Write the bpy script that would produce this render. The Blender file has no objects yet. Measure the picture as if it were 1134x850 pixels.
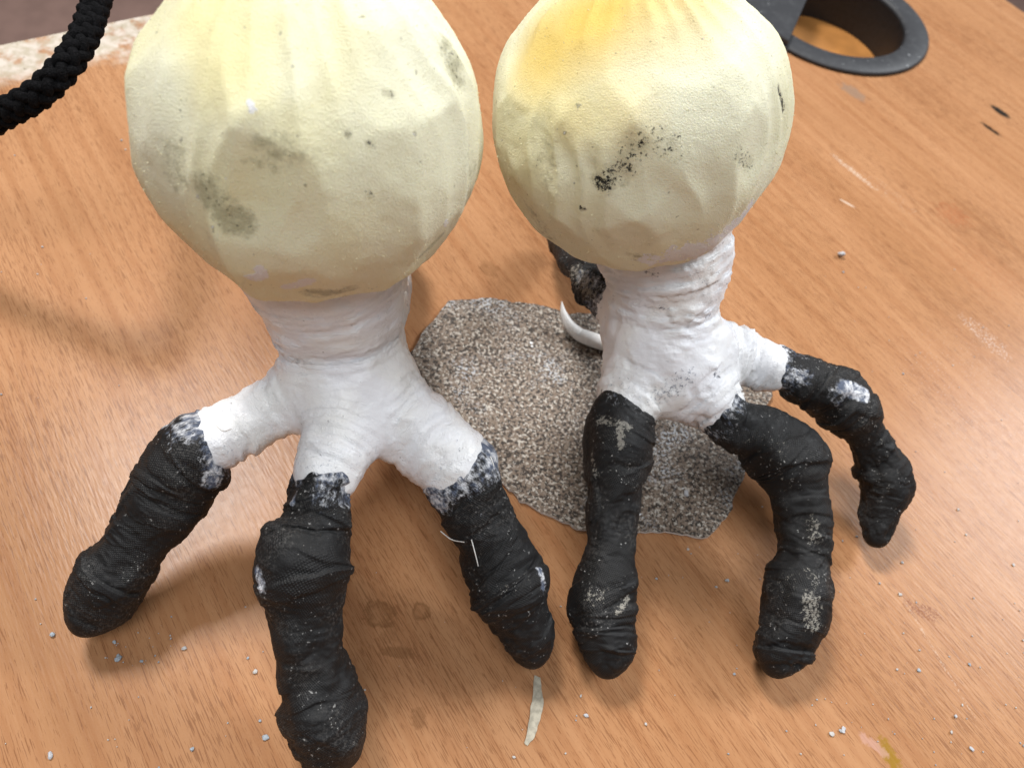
import bpy, math, random
import numpy as np
from mathutils import Matrix, Vector

# ------------------------------------------------------------------ camera, world, lamps
scene = bpy.context.scene
col = scene.collection
PW, PH, FPX = 1134.0, 850.0, 890.0
PITCH, ROLL, CAMH = math.radians(55), math.radians(14), 0.20
_f = np.array([0, math.cos(PITCH), -math.sin(PITCH)])
_x = np.array([1.0, 0, 0]); _u = np.cross(_x, _f)
CX = math.cos(ROLL) * _x + math.sin(ROLL) * _u
CU = -math.sin(ROLL) * _x + math.cos(ROLL) * _u
CF = _f
CAM = np.array([0, 0, CAMH])
cd = bpy.data.cameras.new('camera'); cam = bpy.data.objects.new('camera', cd); col.objects.link(cam)
cd.sensor_width = 36; cd.lens = 36 * FPX / PW; cd.clip_start = 0.005; cd.clip_end = 50
cam.matrix_world = Matrix(((CX[0], CU[0], -CF[0], CAM[0]), (CX[1], CU[1], -CF[1], CAM[1]),
                           (CX[2], CU[2], -CF[2], CAM[2]), (0, 0, 0, 1)))
cd.dof.use_dof = True; cd.dof.focus_distance = 0.178; cd.dof.aperture_fstop = 22
scene.camera = cam

world = bpy.data.worlds.new('World'); scene.world = world; world.use_nodes = True
bg = world.node_tree.nodes['Background']
bg.inputs[0].default_value = (0.93, 0.96, 1.0, 1); bg.inputs[1].default_value = 0.15


def lamp(name, pos, target, sx, sy, watts, colour):
    l = bpy.data.lights.new(name, 'AREA'); l.shape = 'RECTANGLE'; l.size = sx; l.size_y = sy
    l.energy = watts; l.color = colour
    o = bpy.data.objects.new(name, l); col.objects.link(o); o.location = pos
    o.rotation_euler = (Vector(target) - Vector(pos)).to_track_quat('-Z', 'Y').to_euler()
    return o


lamp('ceiling_lamp', (-0.60, 0.68, 1.44), (0, 0.1, 0), 0.33, 0.33, 27, (1.0, 0.975, 0.945))
lamp('window_light', (1.18, 0.98, 1.20), (0.03, 0.12, 0), 0.55, 0.45, 25, (0.93, 0.965, 1.0))
lamp('overhead_panel', (0.1, -0.45, 1.55), (0, 0.12, 0), 0.9, 0.6, 14, (0.95, 0.975, 1.0))

scene.cycles.max_bounces = 5; scene.cycles.diffuse_bounces = 3; scene.cycles.glossy_bounces = 2; scene.cycles.transmission_bounces = 0
vs = scene.view_settings
vs.view_transform = 'Standard'; vs.look = 'None'; vs.gamma = 1; vs.exposure = 0; vs.use_curve_mapping = False

# ------------------------------------------------------------------ helpers
rnd = random.Random(7)


def at(px, py, z):
    """a point of the place seen in direction (px, py) and standing z metres above the table"""
    d = (px - PW / 2) / FPX * CX - (py - PH / 2) / FPX * CU + CF
    return CAM + d * ((z - CAMH) / d[2])


_lat = np.random.RandomState(3).rand(64, 64, 64).astype(np.float32)


def vnoise(P):
    P = np.asarray(P, dtype=np.float64)
    i = np.floor(P).astype(np.int64); f = P - i; f = f * f * f * (f * (f * 6 - 15) + 10)
    i0 = i & 63; i1 = (i + 1) & 63
    out = 0
    for a in (0, 1):
        for b in (0, 1):
            for c in (0, 1):
                w = (f[:, 0] if a else 1 - f[:, 0]) * (f[:, 1] if b else 1 - f[:, 1]) * (f[:, 2] if c else 1 - f[:, 2])
                out = out + w * _lat[(i1 if a else i0)[:, 0], (i1 if b else i0)[:, 1], (i1 if c else i0)[:, 2]]
    return out * 2 - 1


def fbm(P, o=3):
    s = 0; a = 1; P = np.asarray(P, float)
    for k in range(o):
        s = s + a * vnoise(P * 2 ** k + 17.3 * k); a *= .5
    return s


def mesh_np(name, V, F, mat=None, parent=None, smooth=True, attrs=None, uv=None):
    V = np.asarray(V, np.float32); me = bpy.data.meshes.new(name)
    F = np.asarray(F, np.int32); n = F.shape[1]
    me.vertices.add(len(V)); me.vertices.foreach_set('co', V.ravel())
    me.loops.add(F.size); me.loops.foreach_set('vertex_index', F.ravel())
    me.polygons.add(len(F)); me.polygons.foreach_set('loop_start', np.arange(0, F.size, n, dtype=np.int32))
    me.polygons.foreach_set('loop_total', np.full(len(F), n, np.int32))
    me.update(calc_edges=True); me.validate()
    me.polygons.foreach_set('use_smooth', np.full(len(me.polygons), smooth))
    for k, a in (attrs or {}).items():
        at_ = me.attributes.new(k, 'FLOAT', 'POINT'); at_.data.foreach_set('value', np.asarray(a, np.float32))
    if uv is not None:
        l = me.uv_layers.new(name='UVMap'); l.data.foreach_set('uv', np.asarray(uv, np.float32).ravel())
    return link(name, me, mat, parent)


def link(name, me, mat=None, parent=None):
    o = bpy.data.objects.new(name, me); col.objects.link(o)
    if mat is not None:
        for m in (mat if isinstance(mat, (list, tuple)) else [mat]): me.materials.append(m)
    if parent is not None: o.parent = parent
    return o


def empty(name, loc, label, cat, group=None, rz=0):
    o = bpy.data.objects.new(name, None); col.objects.link(o); o.location = loc; o.rotation_euler.z = rz
    o.empty_display_size = 0.01
    return tag(o, label, cat, group)


def tag(o, label, cat, group=None):
    o['label'] = label; o['category'] = cat
    if group: o['group'] = group
    return o


def catmull(P, n):
    """P (k, m) control rows -> (n, m) even-ish samples, param 0..k-1 returned too"""
    P = np.asarray(P, float); k = len(P)
    Q = np.vstack([2 * P[0] - P[1], P, 2 * P[-1] - P[-2]])
    t = np.linspace(0, k - 1, n); i = np.minimum(t.astype(int), k - 2); f = (t - i)[:, None]
    a, b, c, d = Q[i], Q[i + 1], Q[i + 2], Q[i + 3]
    return .5 * (2 * b + (c - a) * f + (2 * a - 5 * b + 4 * c - d) * f ** 2 + (3 * b - a - 3 * c + d) * f ** 3), t


def resample(P, n):
    """even arc length resample of polyline rows (xyz first)"""
    s = np.r_[0, np.cumsum(np.linalg.norm(np.diff(P[:, :3], axis=0), axis=1))]
    t = np.linspace(0, s[-1], n)
    return np.stack([np.interp(t, s, P[:, j]) for j in range(P.shape[1])], 1), t


def frames(C):
    T = np.gradient(C, axis=0); T /= np.linalg.norm(T, axis=1)[:, None]
    N = np.zeros_like(T); n = np.cross(T[0], [0.31, 0.2, 0.9]); n /= np.linalg.norm(n); N[0] = n
    for i in range(1, len(T)):
        n = N[i - 1] - T[i] * (N[i - 1] @ T[i]); N[i] = n / np.linalg.norm(n)
    return T, N, np.cross(T, N)


def grid_faces(n, m):
    i = np.arange(n - 1)[:, None]; j = np.arange(m)[None]
    a = i * m + j; b = i * m + (j + 1) % m
    return np.stack([a, b, b + m, a + m], -1).reshape(-1, 4)


def capsule_mask(V, a, b, r, soft=1.0):
    a = np.asarray(a); b = np.asarray(b); d = b - a
    t = np.clip(((V - a) @ d) / max(d @ d, 1e-12), 0, 1)
    q = np.linalg.norm(V - a - t[:, None] * d, axis=1)
    return np.clip(1 - (q / r) ** 2 / soft, 0, 1)


def hit(V, px, py):
    """the surface point of vertex cloud V met first in direction (px, py)"""
    d = (px - PW / 2) / FPX * CX - (py - PH / 2) / FPX * CU + CF; d = d / np.linalg.norm(d)
    W = V - CAM; t = W @ d; q = np.linalg.norm(W - t[:, None] * d, axis=1)
    m = q < max(0.0012, q.min() * 1.2)
    i = np.where(m)[0]; return V[i[np.argmin(t[i])]]


# ------------------------------------------------------------------ materials
class NT:
    def __init__(s, name):
        s.m = bpy.data.materials.new(name); s.m.use_nodes = True; s.t = s.m.node_tree
        s.p = s.t.nodes['Principled BSDF']; s.out = s.t.nodes['Material Output']
        s.tc = None

    def n(s, typ, **kw):
        o = s.t.nodes.new(typ)
        for k, v in kw.items(): setattr(o, k, v)
        return o

    def put(s, sock, v):
        if hasattr(v, 'is_linked') or isinstance(v, bpy.types.NodeSocket): s.t.links.new(v, sock)
        else:
            if isinstance(v, tuple) and len(v) == 3 and sock.type == 'RGBA': v = (*v, 1)
            sock.default_value = v

    def coord(s, which='Object'):
        if s.tc is None: s.tc = s.n('ShaderNodeTexCoord')
        return s.tc.outputs[which]

    def math(s, op, a, b=0.0, c=None, clamp=False):
        o = s.n('ShaderNodeMath', operation=op, use_clamp=clamp); s.put(o.inputs[0], a); s.put(o.inputs[1], b)
        if c is not None: s.put(o.inputs[2], c)
        return o.outputs[0]

    def mapping(s, v, loc=(0, 0, 0), rot=(0, 0, 0), scale=(1, 1, 1), typ='POINT'):
        o = s.n('ShaderNodeMapping', vector_type=typ); s.put(o.inputs[0], v)
        o.inputs[1].default_value = loc; o.inputs[2].default_value = rot; o.inputs[3].default_value = scale
        return o.outputs[0]

    def noise(s, v, scale, detail=2, rough=.5, dist=0.0):
        o = s.n('ShaderNodeTexNoise'); s.put(o.inputs['Vector'], v); o.inputs['Scale'].default_value = scale
        o.inputs['Detail'].default_value = detail; o.inputs['Roughness'].default_value = rough
        o.inputs['Distortion'].default_value = dist
        return o.outputs['Fac']

    def ramp(s, v, lo, hi, a=0.0, b=1.0):
        o = s.n('ShaderNodeMapRange', interpolation_type='SMOOTHSTEP'); s.put(o.inputs[0], v)
        o.inputs[1].default_value = lo; o.inputs[2].default_value = hi; o.inputs[3].default_value = a; o.inputs[4].default_value = b
        return o.outputs[0]

    def mix(s, f, a, b, mode='MIX'):
        o = s.n('ShaderNodeMix', data_type='RGBA', blend_type=mode); s.put(o.inputs[0], f); s.put(o.inputs[6], a); s.put(o.inputs[7], b)
        return o.outputs[2]

    def attr(s, name):
        o = s.n('ShaderNodeAttribute', attribute_name=name); return o.outputs['Fac']

    def bump(s, h, strength=.5, dist=.001, prev=None):
        o = s.n('ShaderNodeBump'); o.inputs['Strength'].default_value = strength; o.inputs['Distance'].default_value = dist
        s.put(o.inputs['Height'], h)
        if prev is not None: s.put(o.inputs['Normal'], prev)
        return o.outputs[0]

    def set(s, **kw):
        names = dict(color='Base Color', rough='Roughness', normal='Normal', spec='Specular IOR Level', sss='Subsurface Weight',
                     sssr='Subsurface Radius', ssss='Subsurface Scale', coat='Coat Weight', coatr='Coat Roughness', metal='Metallic',
                     sheen='Sheen Weight', sheenr='Sheen Roughness')
        for k, v in kw.items(): s.put(s.p.inputs[names[k]], v)
        return s.m


def simple(name, c, rough=.6, var=.15, scale=400.0, bump=.2, spec=.5):
    t = NT(name); n = t.noise(t.coord(), scale, 3)
    cc = t.mix(t.ramp(n, .35, .65), tuple(x * (1 - var) for x in c), tuple(x * (1 + var) for x in c))
    return t.set(color=cc, rough=rough, spec=spec, normal=t.bump(n, bump, .0004))


# ------------------------------------------------------------------ desk with grommet
GA = math.radians(-45)                       # direction of the wood grain on the table
GU = np.array([math.cos(GA), math.sin(GA)]); GV = np.array([-math.sin(GA), math.cos(GA)])


def uv_of(px, py):
    p = at(px, py, 0)[:2]; return float(p @ GU), float(p @ GV)


U0 = uv_of(70, 34)[0]                        # worn short edge, upper left
V1 = uv_of(1124, 6)[1]                       # long edge beyond the grommet
U1, V0 = U0 + 1.1, V1 - 0.75
desk_c = np.array([*((U0 + U1) / 2 * GU + (V0 + V1) / 2 * GV), 0.0])
dloc = lambda u, v: (u - (U0 + U1) / 2, v - (V0 + V1) / 2)


def wood_material():
    t = NT('beech_laminate'); c = t.coord()
    fig = t.noise(t.mapping(c, scale=(5, 42, 1)), 1.0, 3, .55, .3)                 # broad figure
    streak = t.noise(t.mapping(c, loc=(3, 1, 0), scale=(9, 330, 1)), 1.0, 3, .6)      # fine long streaks
    d1 = t.noise(t.mapping(c, scale=(150, 3000, 1)), 1.0, 1, .5, .3)
    d2 = t.noise(t.mapping(c, loc=(1.3, 2.1, 0), scale=(260, 3900, 1)), 1.0, 1, .5, .3)
    patch = t.noise(t.mapping(c, scale=(14, 40, 1)), 1.0, 2)
    th = t.math('MULTIPLY', t.math('SUBTRACT', patch, .5), .30)
    p1 = t.ramp(t.math('ADD', d1, th), .60, .64)
    p2 = t.ramp(t.math('ADD', d2, th), .61, .65, 0, .8)
    pores = t.math('MAXIMUM', p1, p2)
    base = t.mix(t.ramp(fig, .25, .75), (0.365, 0.178, 0.080), (0.435, 0.224, 0.109))
    base = t.mix(t.math('MULTIPLY', t.ramp(streak, .38, .68), .42), base, (0.28, 0.110, 0.042))
    base = t.mix(t.math('MULTIPLY', pores, .52), base, (0.125, 0.042, 0.015))
    fine = t.noise(c, 2600, 2)
    base = t.mix(t.math('MULTIPLY', t.ramp(fine, .3, .7), .10), base, (0.48, 0.25, 0.14))
    blot = t.noise(c, 22, 4, .6)
    base = t.mix(t.ramp(blot, .55, .8, 0, .25), base, (0.29, 0.13, 0.058))
    wob = t.noise(c, 420, 3, .65)
    wob2 = t.noise(c, 1500, 2, .6)
    rough = t.math('ADD', t.math('MULTIPLY', wob, .14), .19)

    def stain(px, py, wx, wy, rot, colour, strength, base, rag=.9, ring=False, speck=None):
        """px-space size is turned into metres at the spot; rot is measured on the table from the grain"""
        u, v = dloc(*uv_of(px, py))
        q = t.mapping(c, loc=(u, v, 0), rot=(0, 0, math.radians(rot)), scale=(wx, wy, 1), typ='TEXTURE')
        l = t.n('ShaderNodeVectorMath', operation='LENGTH'); t.put(l.inputs[0], q)
        d = t.math('ADD', l.outputs['Value'], t.math('MULTIPLY', t.math('SUBTRACT', wob, .5), rag * 2))
        if ring:
            m = t.math('SUBTRACT', t.ramp(d, .75, 1.1, 1, 0), t.ramp(d, .35, .75, .65, 0))
        else:
            m = t.ramp(d, .55, 1.0, 1, 0)
        if speck is not None: m = t.math('MULTIPLY', m, t.ramp(wob2, speck, speck + .1))
        return t.mix(t.math('MULTIPLY', m, strength, clamp=True), base, colour)

    # brown rings and spills between the toes of the left foot
    br = (0.17, 0.075, 0.03)
    base = stain(420, 680, .0040, .0035, 20, br, .6, base, .8, True)
    base = stain(466, 676, .0026, .0024, 0, br, .6, base, .7, True)
    base = stain(440, 722, .0050, .0018, 60, br, .5, base, .9)
    base = stain(432, 700, .0030, .0040, 30, br, .25, base, .9)
    base = stain(464, 795, .0030, .0022, 0, br, .45, base, .9)
    base = stain(542, 298, .0045, .0040, 0, br, .35, base, .9)
    base = stain(1022, 676, .0060, .0026, 40, (0.17, 0.05, 0.02), .6, base, 1.1, speck=.42)
    base = stain(1056, 238, .0085, .0070, 20, (0.36, 0.11, 0.045), .55, base, 1.1, speck=.45)
    base = stain(1085, 300, .020, .012, 10, (0.36, 0.12, 0.05), .5, base, 1.2, speck=.54)
    # black marks, grey smear
    base = stain(1108, 124, .0062, .0026, 4, (0.012, 0.013, 0.012), .97, base, .35)
    base = stain(1097, 143, .0068, .0015, 4, (0.02, 0.012, 0.008), .95, base, .5)
    base = stain(945, 102, .0090, .0042, 8, (0.25, 0.17, 0.12), .75, base, .7)
    # pale scratches and scuffs
    wt = (0.62, 0.50, 0.40)
    base = stain(945, 190, .0130, .0016, 4, wt, .75, base, 1.0, speck=.45)
    base = stain(985, 215, .0180, .0050, 2, wt, .5, base, 1.2, speck=.58)
    base = stain(938, 225, .0040, .0006, 20, wt, .8, base, .4)
    base = stain(1090, 372, .0120, .0042, 0, (0.66, 0.55, 0.48), .6, base, 1.2, speck=.52)
    base = stain(1036, 722, .0200, .0005, -14, wt, .35, base, .8, speck=.5)
    base = stain(1075, 430, .030, .030, 0, (0.56, 0.45, 0.40), .4, base, 1.0, speck=.60)
    # dabs of paint near the lower right
    base = stain(985, 836, .0050, .0022, -10, (0.27, 0.15, 0.012), .85, base, .8)
    base = stain(967, 824, .0045, .0018, 20, (0.50, 0.29, 0.23), .6, base, 1.1)
    # worn, whitened strip along the short edge
    sx = t.n('ShaderNodeSeparateXYZ'); t.put(sx.inputs[0], c)
    e = t.math('ADD', t.math('SUBTRACT', sx.outputs[0], dloc(U0, 0)[0]),
               t.math('MULTIPLY', t.math('SUBTRACT', t.noise(c, 60, 4, .7), .5), .022))
    band = t.ramp(e, .016, .030, 1, 0)
    bare = t.ramp(t.noise(c, 110, 3, .6), .34, .52)
    wc = t.mix(t.ramp(t.noise(c, 300, 3), .35, .65), (0.46, 0.40, 0.31), (0.60, 0.53, 0.46))
    wc = t.mix(t.ramp(t.noise(c, 210, 4, .75), .62, .70), wc, (0.20, 0.16, 0.12))
    base = t.mix(t.math('MULTIPLY', band, t.math('ADD', t.math('MULTIPLY', bare, .85), .15)), base, wc)
    h = t.noise(t.mapping(c, scale=(200, 1300, 1)), 1.0, 1)
    return t.set(color=base, rough=rough, spec=.12, normal=t.bump(h, .12, .0003))


wood = wood_material()
desk = empty('desk', (desk_c[0], desk_c[1], -0.72), 'beech laminate desk with worn whitened end and a cable hole', 'desk', rz=GA)
TH = 0.020
GC2 = at(0, 0, 0) * 0; GC2[:2] = (0.1085, 0.3992)        # grommet centre on the table
gu, gv = dloc(float(GC2[:2] @ GU), float(GC2[:2] @ GV))
G_OUT, G_IN, NG = 0.0478, 0.0372, 72


def tabletop():
    import bmesh
    bm = bmesh.new(); hx, hy = (U1 - U0) / 2, (V1 - V0) / 2; ch = .0012
    def loop(pts, z): return [bm.verts.new((x, y, z)) for x, y in pts]
    def rect(i): return [(-hx + i, -hy + i), (hx - i, -hy + i), (hx - i, hy - i), (-hx + i, hy - i)]
    circ = [(gu + (G_IN + .0006) * math.cos(a), gv + (G_IN + .0006) * math.sin(a)) for a in np.linspace(0, 2 * math.pi, NG, endpoint=False)]
    A = loop(rect(ch), 0); B = loop(rect(0), -ch); Cb = loop(rect(0), -TH); h0 = loop(circ, 0); h1 = loop(circ, -TH)
    def walls(L, M):
        for i in range(len(L)): bm.faces.new((L[i], M[i], M[(i + 1) % len(L)], L[(i + 1) % len(L)]))
    walls(A, B); walls(B, Cb); walls(h1, h0)
    def fill(o, i):
        ed = []
        for L in (o, i):
            for k in range(len(L)):
                e = bm.edges.get((L[k], L[(k + 1) % len(L)])) or bm.edges.new((L[k], L[(k + 1) % len(L)])); ed.append(e)
        bmesh.ops.triangle_fill(bm, use_beauty=True, use_dissolve=False, edges=ed)
    fill(A, h0); fill(Cb, h1)
    bmesh.ops.recalc_face_normals(bm, faces=bm.faces)
    me = bpy.data.meshes.new('tabletop'); bm.to_mesh(me); bm.free()
    o = link('tabletop', me, wood, desk); o.location.z = 0.72; return o


top = tabletop()
leg_metal = simple('grey_powder_coat', (0.16, 0.16, 0.17), .5, .1, 300, .1)


def box(x0, x1, y0, y1, z0, z1, b=0.0):
    import bmesh
    bm = bmesh.new(); bmesh.ops.create_cube(bm, size=1)
    for v in bm.verts: v.co = ((x0 + x1) / 2 + v.co.x * (x1 - x0), (y0 + y1) / 2 + v.co.y * (y1 - y0), (z0 + z1) / 2 + v.co.z * (z1 - z0))
    if b: bmesh.ops.bevel(bm, geom=bm.edges[:], offset=b, segments=2, affect='EDGES')
    me = bpy.data.meshes.new('box'); bm.to_mesh(me); bm.free(); return me


hx, hy = (U1 - U0) / 2, (V1 - V0) / 2
for sx in (-1, 1):
    for sy in (-1, 1):
        x, y = sx * (hx - .035), sy * (hy - .03)
        link('leg', box(x - .02, x + .02, y - .02, y + .02, 0, .72 - TH - .0005, .003), leg_metal, desk)

grey_plastic = NT('dark_grey_plastic')
_c = grey_plastic.coord(); _n = grey_plastic.noise(_c, 900, 2); _s = grey_plastic.noise(_c, 260, 3, .7)
_cc = grey_plastic.mix(grey_plastic.ramp(_s, .45, .75), (0.026, 0.027, 0.031), (0.046, 0.048, 0.052))
_cc = grey_plastic.mix(grey_plastic.ramp(grey_plastic.noise(_c, 520, 2), .72, .76), _cc, (0.35, 0.36, 0.37))
grey_plastic.set(color=_cc, rough=.55, normal=grey_plastic.bump(_n, .25, .0003))
grey_plastic = grey_plastic.m
black_plastic = simple('black_plastic', (0.012, 0.012, 0.014), .45, .2, 500, .1)


def lathe(profile, n=NG, a0=0, a1=2 * math.pi):
    """closed profile of (r, z) swept about z; returns V, F"""
    k = len(profile); A = np.linspace(a0, a1, n, endpoint=False); P = np.array(profile)
    V = np.stack([np.outer(np.cos(A), P[:, 0]), np.outer(np.sin(A), P[:, 0]), np.tile(P[:, 1], (n, 1))], -1).reshape(-1, 3)
    F = [(i * k + j, ((i + 1) % n) * k + j, ((i + 1) % n) * k + (j + 1) % k, i * k + (j + 1) % k) for i in range(n) for j in range(k)]
    return V, F


gz = 0.72
V, F = lathe([(G_IN - .0016, .0010), (G_IN - .0010, .0020), (G_IN + .0002, .0024), (G_OUT - .0012, .0022), (G_OUT - .0003, .0016), (G_OUT, .0004), (G_IN - .0016, .0003)])
gro = mesh_np('cable_grommet', V + (gu, gv, gz), F, grey_plastic, desk, True)
gro['label'] = 'dark grey round cable grommet let into the desk'
V, F = lathe([(G_IN - .0018, .0003), (G_IN + .0002, .0002), (G_IN + .0002, -.0212), (G_IN - .0018, -.0212)])
mesh_np('liner', V + (gu, gv, gz), F, black_plastic, gro, False)
# half-moon lid lying over the left of the ring
ca = np.array(dloc(*uv_of(893, 0))); cb = np.array(dloc(*uv_of(875, 42)))
cdv = (cb - ca) / np.linalg.norm(cb - ca); nrm = np.array([-cdv[1], cdv[0]])
gcl = np.array([gu, gv]); s0 = float((ca - gcl) @ nrm)
if s0 < 0: nrm = -nrm; s0 = -s0


def lid_outline(R):
    a = math.acos(max(-1, min(1, s0 / R))); base = math.atan2(nrm[1], nrm[0])
    return [gcl + R * np.array([math.cos(base + t), math.sin(base + t)]) for t in np.linspace(-a, a, 40)]


def extrude(outline, z0, z1, bev=0.0):
    o = np.array(outline); n = len(o); c0 = o.mean(0); rings = []
    for z, k in ((z0, 0), (z1 - bev, 0), (z1, bev)):
        d = o - c0; rings.append(np.c_[o - d / np.linalg.norm(d, axis=1)[:, None] * k, np.full(n, z)])
    V = np.vstack(rings); F = [tuple(int(v) for v in q) for q in grid_faces(3, n)]
    return V, F, n


def poly_mesh(name, V, quads, caps, mat, parent, smooth=False):
    me = bpy.data.meshes.new(name); me.from_pydata([tuple(v) for v in V], [], list(quads) + caps); me.update()
    o = link(name, me, mat, parent); return o


V, F, n = extrude(lid_outline(G_OUT - .0004), .0029, .0052, .0006)
V[:, 2] += gz
poly_mesh('lid', V, F, [tuple(range(n - 1, -1, -1)), tuple(range(2 * n, 3 * n))], grey_plastic, gro)
# board seen at the bottom of the hole
mesh_np('shelf_board', np.array([(gu + a * .09, gv + b * .09, gz + z) for z in (-.0215, -.0385) for a, b in ((-1, -1), (1, -1), (1, 1), (-1, 1))]),
        [(0, 1, 2, 3), (7, 6, 5, 4), (0, 4, 5, 1), (1, 5, 6, 2), (2, 6, 7, 3), (3, 7, 4, 0)], simple('orange_shelf_board', (0.42, 0.18, 0.045), .5, .12, 60, .05), desk, False)

# floor and stool beyond the desk
floor_m = simple('brown_vinyl_floor', (0.32, 0.20, 0.165), .55, .08, 30, .05)
fl = mesh_np('floor', [(-6, -6, -.72), (6, -6, -.72), (6, 6, -.72), (-6, 6, -.72)], [(0, 1, 2, 3)], floor_m)
fl['kind'] = 'structure'
purple = simple('purple_fabric', (0.045, 0.022, 0.16), .85, .3, 900, .5)
sp = (V1 + .20) * GV + (uv_of(1124, 6)[0] + .05) * GU
stool = empty('stool', (sp[0], sp[1], -.72), 'purple fabric stool beyond the long edge of the desk, upper right corner', 'stool', rz=GA)
link('seat', box(-.19, .19, -.19, .19, .42, .48, .018), purple, stool)
for sx in (-1, 1):
    for sy in (-1, 1):
        link('leg', box(sx * .16 - .012, sx * .16 + .012, sy * .16 - .012, sy * .16 + .012, 0, .4195, .002), leg_metal, stool)

# ------------------------------------------------------------------ claw feet
def white_paint():
    t = NT('thick_white_paint'); c = t.coord()
    sm = t.attr('grime'); n = t.noise(c, 900, 4, .7); n2 = t.noise(c, 260, 3, .6)
    v = t.ramp(t.noise(c, 90, 3), .35, .7)
    base = t.mix(v, (0.86, 0.865, 0.90), (0.86, 0.855, 0.84))
    m = t.ramp(t.math('ADD', sm, t.math('MULTIPLY', t.math('SUBTRACT', n, .5), 1.7)), .42, .78)
    base = t.mix(m, base, t.mix(t.ramp(n2, .35, .65), (0.05, 0.055, 0.075), (0.33, 0.36, 0.44)))
    dust = t.ramp(t.noise(c, 700, 2), .735, .76)
    base = t.mix(t.math('MULTIPLY', dust, .55), base, (0.28, 0.27, 0.27))
    sx = t.n('ShaderNodeSeparateXYZ'); t.put(sx.inputs[0], t.mapping(c, scale=(160, 160, 160)))
    cx = t.n('ShaderNodeCombineXYZ'); t.put(cx.inputs[0], t.math('ADD', t.math('MULTIPLY', t.attr('along'), 1000), t.math('MULTIPLY', n2, 5.0)))
    t.put(cx.inputs[1], sx.outputs[0]); t.put(cx.inputs[2], sx.outputs[1])
    br = t.math('MULTIPLY', t.noise(cx.outputs[0], 1.0, 3, .65), t.attr('weight'))
    h = t.math('ADD', t.math('MULTIPLY', br, .9), t.math('ADD', t.math('MULTIPLY', n2, .4), t.math('MULTIPLY', n, .3)))
    return t.set(color=base, rough=t.ramp(n2, .3, .7, .26, .5), spec=.5, normal=t.bump(h, .6, .0007))


def black_gauze():
    t = NT('black_painted_gauze'); c = t.coord(); uv = t.coord('UV')
    w = t.n('ShaderNodeTexNoise'); t.put(w.inputs['Vector'], c); w.inputs['Scale'].default_value = 260; w.inputs['Detail'].default_value = 2
    off = t.n('ShaderNodeVectorMath', operation='MULTIPLY_ADD'); t.put(off.inputs[0], w.outputs['Color'])
    off.inputs[1].default_value = (.0011, .0011, 0); t.put(off.inputs[2], uv)
    sx = t.n('ShaderNodeSeparateXYZ'); t.put(sx.inputs[0], t.mapping(off.outputs[0], rot=(0, 0, .55)))
    k = 2 * math.pi / .00044
    a = t.math('SINE', t.math('MULTIPLY', sx.outputs[0], k)); b = t.math('SINE', t.math('MULTIPLY', sx.outputs[1], k))
    weave = t.math('MULTIPLY', t.math('MULTIPLY_ADD', a, .5, .5), t.math('MULTIPLY_ADD', b, .5, .5))
    vis = t.ramp(t.noise(c, 130, 3, .6), .36, .62)
    n = t.noise(c, 800, 4, .7)
    base = t.mix(t.math('MULTIPLY', t.math('MULTIPLY', weave, vis), .8), (0.0060, 0.0058, 0.0062), (0.022, 0.021, 0.0205))
    dusty = t.math('MULTIPLY', t.ramp(t.noise(c, 95, 3), .42, .68), t.ramp(t.noise(c, 1500, 3, .7), .46, .66))
    base = t.mix(t.math('MULTIPLY', dusty, .30), base, (0.15, 0.14, 0.13))
    speck = t.math('MULTIPLY', t.ramp(t.noise(c, 1500, 2), .66, .70), t.ramp(t.noise(t.mapping(c, loc=(.2, .5, .1)), 210, 2), .5, .62))
    base = t.mix(t.math('MULTIPLY', speck, .5), base, (0.55, 0.54, 0.52))
    sm = t.attr('smear')
    m = t.ramp(t.math('ADD', sm, t.math('MULTIPLY', t.math('SUBTRACT', t.noise(t.mapping(uv, scale=(800, 900, 1)), 1.0, 5, .72), .5), 2.4)), .35, 1.0)
    wc = t.mix(t.ramp(t.noise(t.mapping(uv, scale=(420, 480, 1)), 1.0, 4, .65), .40, .64), (0.09, 0.11, 0.16), (0.74, 0.75, 0.78))
    base = t.mix(m, base, wc)
    sc = t.attr('scuff')
    m2 = t.ramp(t.math('ADD', sc, t.math('MULTIPLY', t.math('SUBTRACT', t.noise(t.mapping(c, rot=(.4, .3, .2), scale=(1, 1, .35)), 1300, 4, .8), .5), 3.2)), .78, 1.0)
    base = t.mix(t.math('MULTIPLY', m2, .5), base, (0.46, 0.43, 0.37))
    h = t.math('ADD', t.math('MULTIPLY', t.math('MULTIPLY', weave, vis), .45), t.math('MULTIPLY', n, .7))
    return t.set(color=base, rough=t.math('MULTIPLY_ADD', n, .25, .48), spec=.32, normal=t.bump(h, .55, .0005))


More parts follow.
